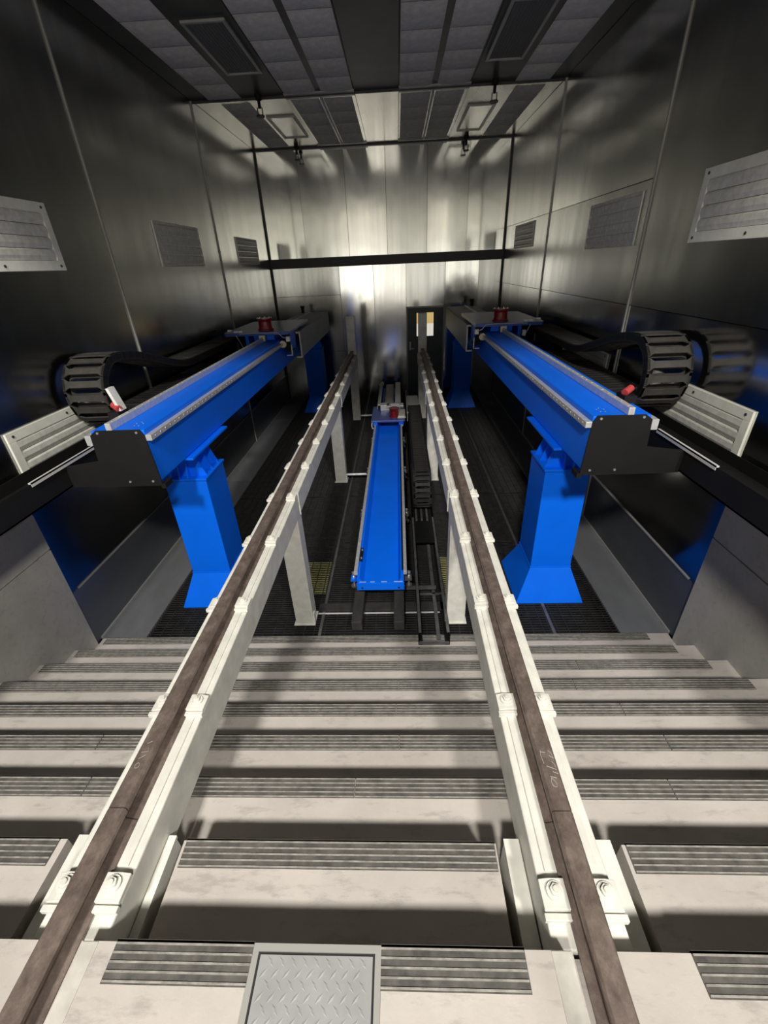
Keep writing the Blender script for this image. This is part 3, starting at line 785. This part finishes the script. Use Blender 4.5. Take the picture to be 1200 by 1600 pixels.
vent(-1, 3.02, 4.42, 3.17, 3.67, 'white framed vent high on the left wall, the one cut by the picture edge')
vent(-1, 6.30, 7.70, 3.19, 3.69, 'grey louvred vent high on the left wall, in the middle bay', False)
vent(-1, 9.44, 10.82, 3.20, 3.66, 'smallest looking grey vent high on the left wall, next to the far wall', False)
vent(-1, 3.05, 4.42, 1.60, 2.10, 'white framed vent low on the left wall behind the cable chain loop')
vent(1, 3.00, 4.39, 3.16, 3.66, 'white framed vent high on the right wall, the one cut by the picture edge')
vent(1, 5.38, 6.72, 3.17, 3.64, 'grey louvred vent high on the right wall, in the middle bay', False)
vent(1, 9.35, 10.75, 3.28, 3.68, 'smallest looking grey vent high on the right wall, next to the far wall', False)
vent(1, 3.03, 4.40, 1.60, 2.11, 'white framed vent low on the right wall under the cable chain loop')
vent(1, 5.42, 6.95, 1.60, 2.08, 'shaded vent low on the right wall, framed by the cable chain and the blue track')

# ceiling hatches and sprinklers
def hatch(x0, x1, y0, y1, label, dark):
    t = thing('ceiling_hatch', label, 'hatch', ((x0+x1)/2, (y0+y1)/2, ZC), 'ceiling hatches')
    mb = MB(); f = .035
    for a, b, c, d in ((x0, x1, y0, y0+f), (x0, x1, y1-f, y1), (x0, x0+f, y0+f, y1-f), (x1-f, x1, y0+f, y1-f)): mb.box(a, b, c, d, ZC-.022, ZC-.001)
    mb.build('hatch_frame', M['joint'], t)
    mb = MB(); mb.box(x0+f, x1-f, y0+f, y1-f, ZC-.006, ZC-.001)
    if dark:
        x = x0+f+.02
        while x < x1-f: mb.box(x-.003, x+.003, y0+f, y1-f, ZC-.012, ZC-.006); x += .035
    mb.build('hatch_panel', M['mesh'] if dark else M['ceil_zinc'], t, sheet=None if dark else [.8]*len(mb.f))
hatch(-2.14, -1.68, 6.20, 7.62, 'dark mesh ceiling hatch between filter rows, towards the left wall', True)
hatch(1.18, 1.66, 6.20, 7.70, 'dark mesh ceiling hatch between filter rows, towards the right wall', True)
hatch(-2.13, -1.66, 9.5, 10.9, 'bright metal ceiling hatch by the far wall, towards the left wall', False)
hatch(1.22, 1.68, 9.5, 11.1, 'bright metal ceiling hatch by the far wall, towards the right wall', False)
def sprinkler(x, y, label):
    t = thing('sprinkler', label, 'sprinkler', (x, y, ZC), 'ceiling sprinklers')
    mb = MB().cyl((x, y, ZC), (x, y, ZC-.06), .045, n=16); mb.cyl((x, y, ZC-.06), (x, y, ZC-.15), .022, n=12); mb.build('nozzle_body', M['black'], t)
    mb = MB().box(x-.04, x-.028, y-.01, y+.01, ZC-.23, ZC-.14); mb.box(x+.028, x+.04, y-.01, y+.01, ZC-.23, ZC-.14); mb.cyl((x, y, ZC-.23), (x, y, ZC-.25), .06, n=14)
    mb.build('deflector', M['band'], t)
sprinkler(-1.97, 8.45, 'small dark sprinkler at the ceiling cross frame, towards the left wall')
sprinkler(1.45, 8.42, 'small dark sprinkler at the ceiling cross frame, towards the right wall')
sprinkler(-2.04, 11.55, 'small dark sprinkler in front of the far wall top, towards the left wall')
sprinkler(1.48, 11.55, 'small dark sprinkler in front of the far wall top, towards the right wall')

# ---------------------------------------------------------------- light: the workshop outside the open front, one high-bay lamp
w = bpy.data.worlds.new('workshop'); scn.world = w; w.use_nodes = True
bg = w.node_tree.nodes['Background']
# bright workshop walls around the horizon, dim roof above, dark floor below
nt = w.node_tree
tc = N(nt, 'ShaderNodeTexCoord'); sx = N(nt, 'ShaderNodeSeparateXYZ'); nt.links.new(tc.outputs['Generated'], sx.inputs[0])
mr = N(nt, 'ShaderNodeMapRange'); mr.inputs['From Min'].default_value = -.3; mr.inputs['From Max'].default_value = .7
nt.links.new(sx.outputs['Z'], mr.inputs['Value'])
rr = ramp(nt, [(.0, (.04, .04, .036)), (.10, (.10, .095, .085)), (.15, (1.0, .985, .94)), (.295, (1.0, .985, .94)), (.33, (.45, .43, .375)), (.42, (.33, .315, .27)), (.54, (.05, .048, .04)), (1.0, (.02, .02, .018))])
nt.links.new(mr.outputs['Result'], rr.inputs['Fac']); mp = N(nt, 'ShaderNodeMapping'); mp.inputs['Scale'].default_value = (7, 7, 3); nt.links.new(tc.outputs['Generated'], mp.inputs['Vector'])
wn = noise(nt, mp.outputs['Vector'], 1.0, 2); wr_ = ramp(nt, [(.34, (.35, .34, .31)), (.6, (1.25, 1.22, 1.14))]); nt.links.new(wn, wr_.inputs['Fac'])
mxw = N(nt, 'ShaderNodeMix', data_type='RGBA', blend_type='MULTIPLY'); mxw.inputs['Factor'].default_value = 1
nt.links.new(rr.outputs['Color'], mxw.inputs['A']); nt.links.new(wr_.outputs['Color'], mxw.inputs['B']); nt.links.new(mxw.outputs['Result'], bg.inputs['Color'])
bg.inputs['Strength'].default_value = 2.0
for nm, loc, en in (('high_bay_lamp', (-1.0, -4.5, 8.0), 740), ('high_bay_lamp', (2.6, -4.5, 8.0), 540)):
    ld = bpy.data.lights.new(nm, 'AREA'); ld.shape = 'DISK'; ld.size = .8; ld.energy = en; ld.color = (1, .965, .91)
    lo = bpy.data.objects.new(nm, ld); C.objects.link(lo); lo.location = loc
    lo.rotation_euler = (Vector((-.2, 3.0, .8))-lo.location).to_track_quat('-Z', 'Y').to_euler()

# ---------------------------------------------------------------- camera
cd = bpy.data.cameras.new('camera'); cam = bpy.data.objects.new('camera', cd); C.objects.link(cam)
R3 = ((0.99888356, 0.02581283, -0.03956439), (-0.02153336, -0.49665235, -0.8676824), (-0.04204709, 0.86756564, -0.49554203))
rt, dn, fw = [Vector(r) for r in R3]
m = Matrix((rt, -dn, -fw)).transposed().to_4x4(); m.translation = (0, 0, EYE)
cam.matrix_world = m
cd.sensor_fit = 'VERTICAL'; cd.sensor_height = 36; cd.sensor_width = 27; cd.lens = 36*677.78/1600; cd.clip_start = .02
scn.camera = cam
scn.view_settings.view_transform = 'Standard'; scn.view_settings.look = 'None'; scn.view_settings.gamma = 1; scn.view_settings.exposure = 0
scn.view_settings.use_curve_mapping = False
try:
    scn.cycles.max_bounces = 14; scn.cycles.glossy_bounces = 10; scn.cycles.sample_clamp_indirect = 6; scn.cycles.use_denoising = True
except Exception: pass
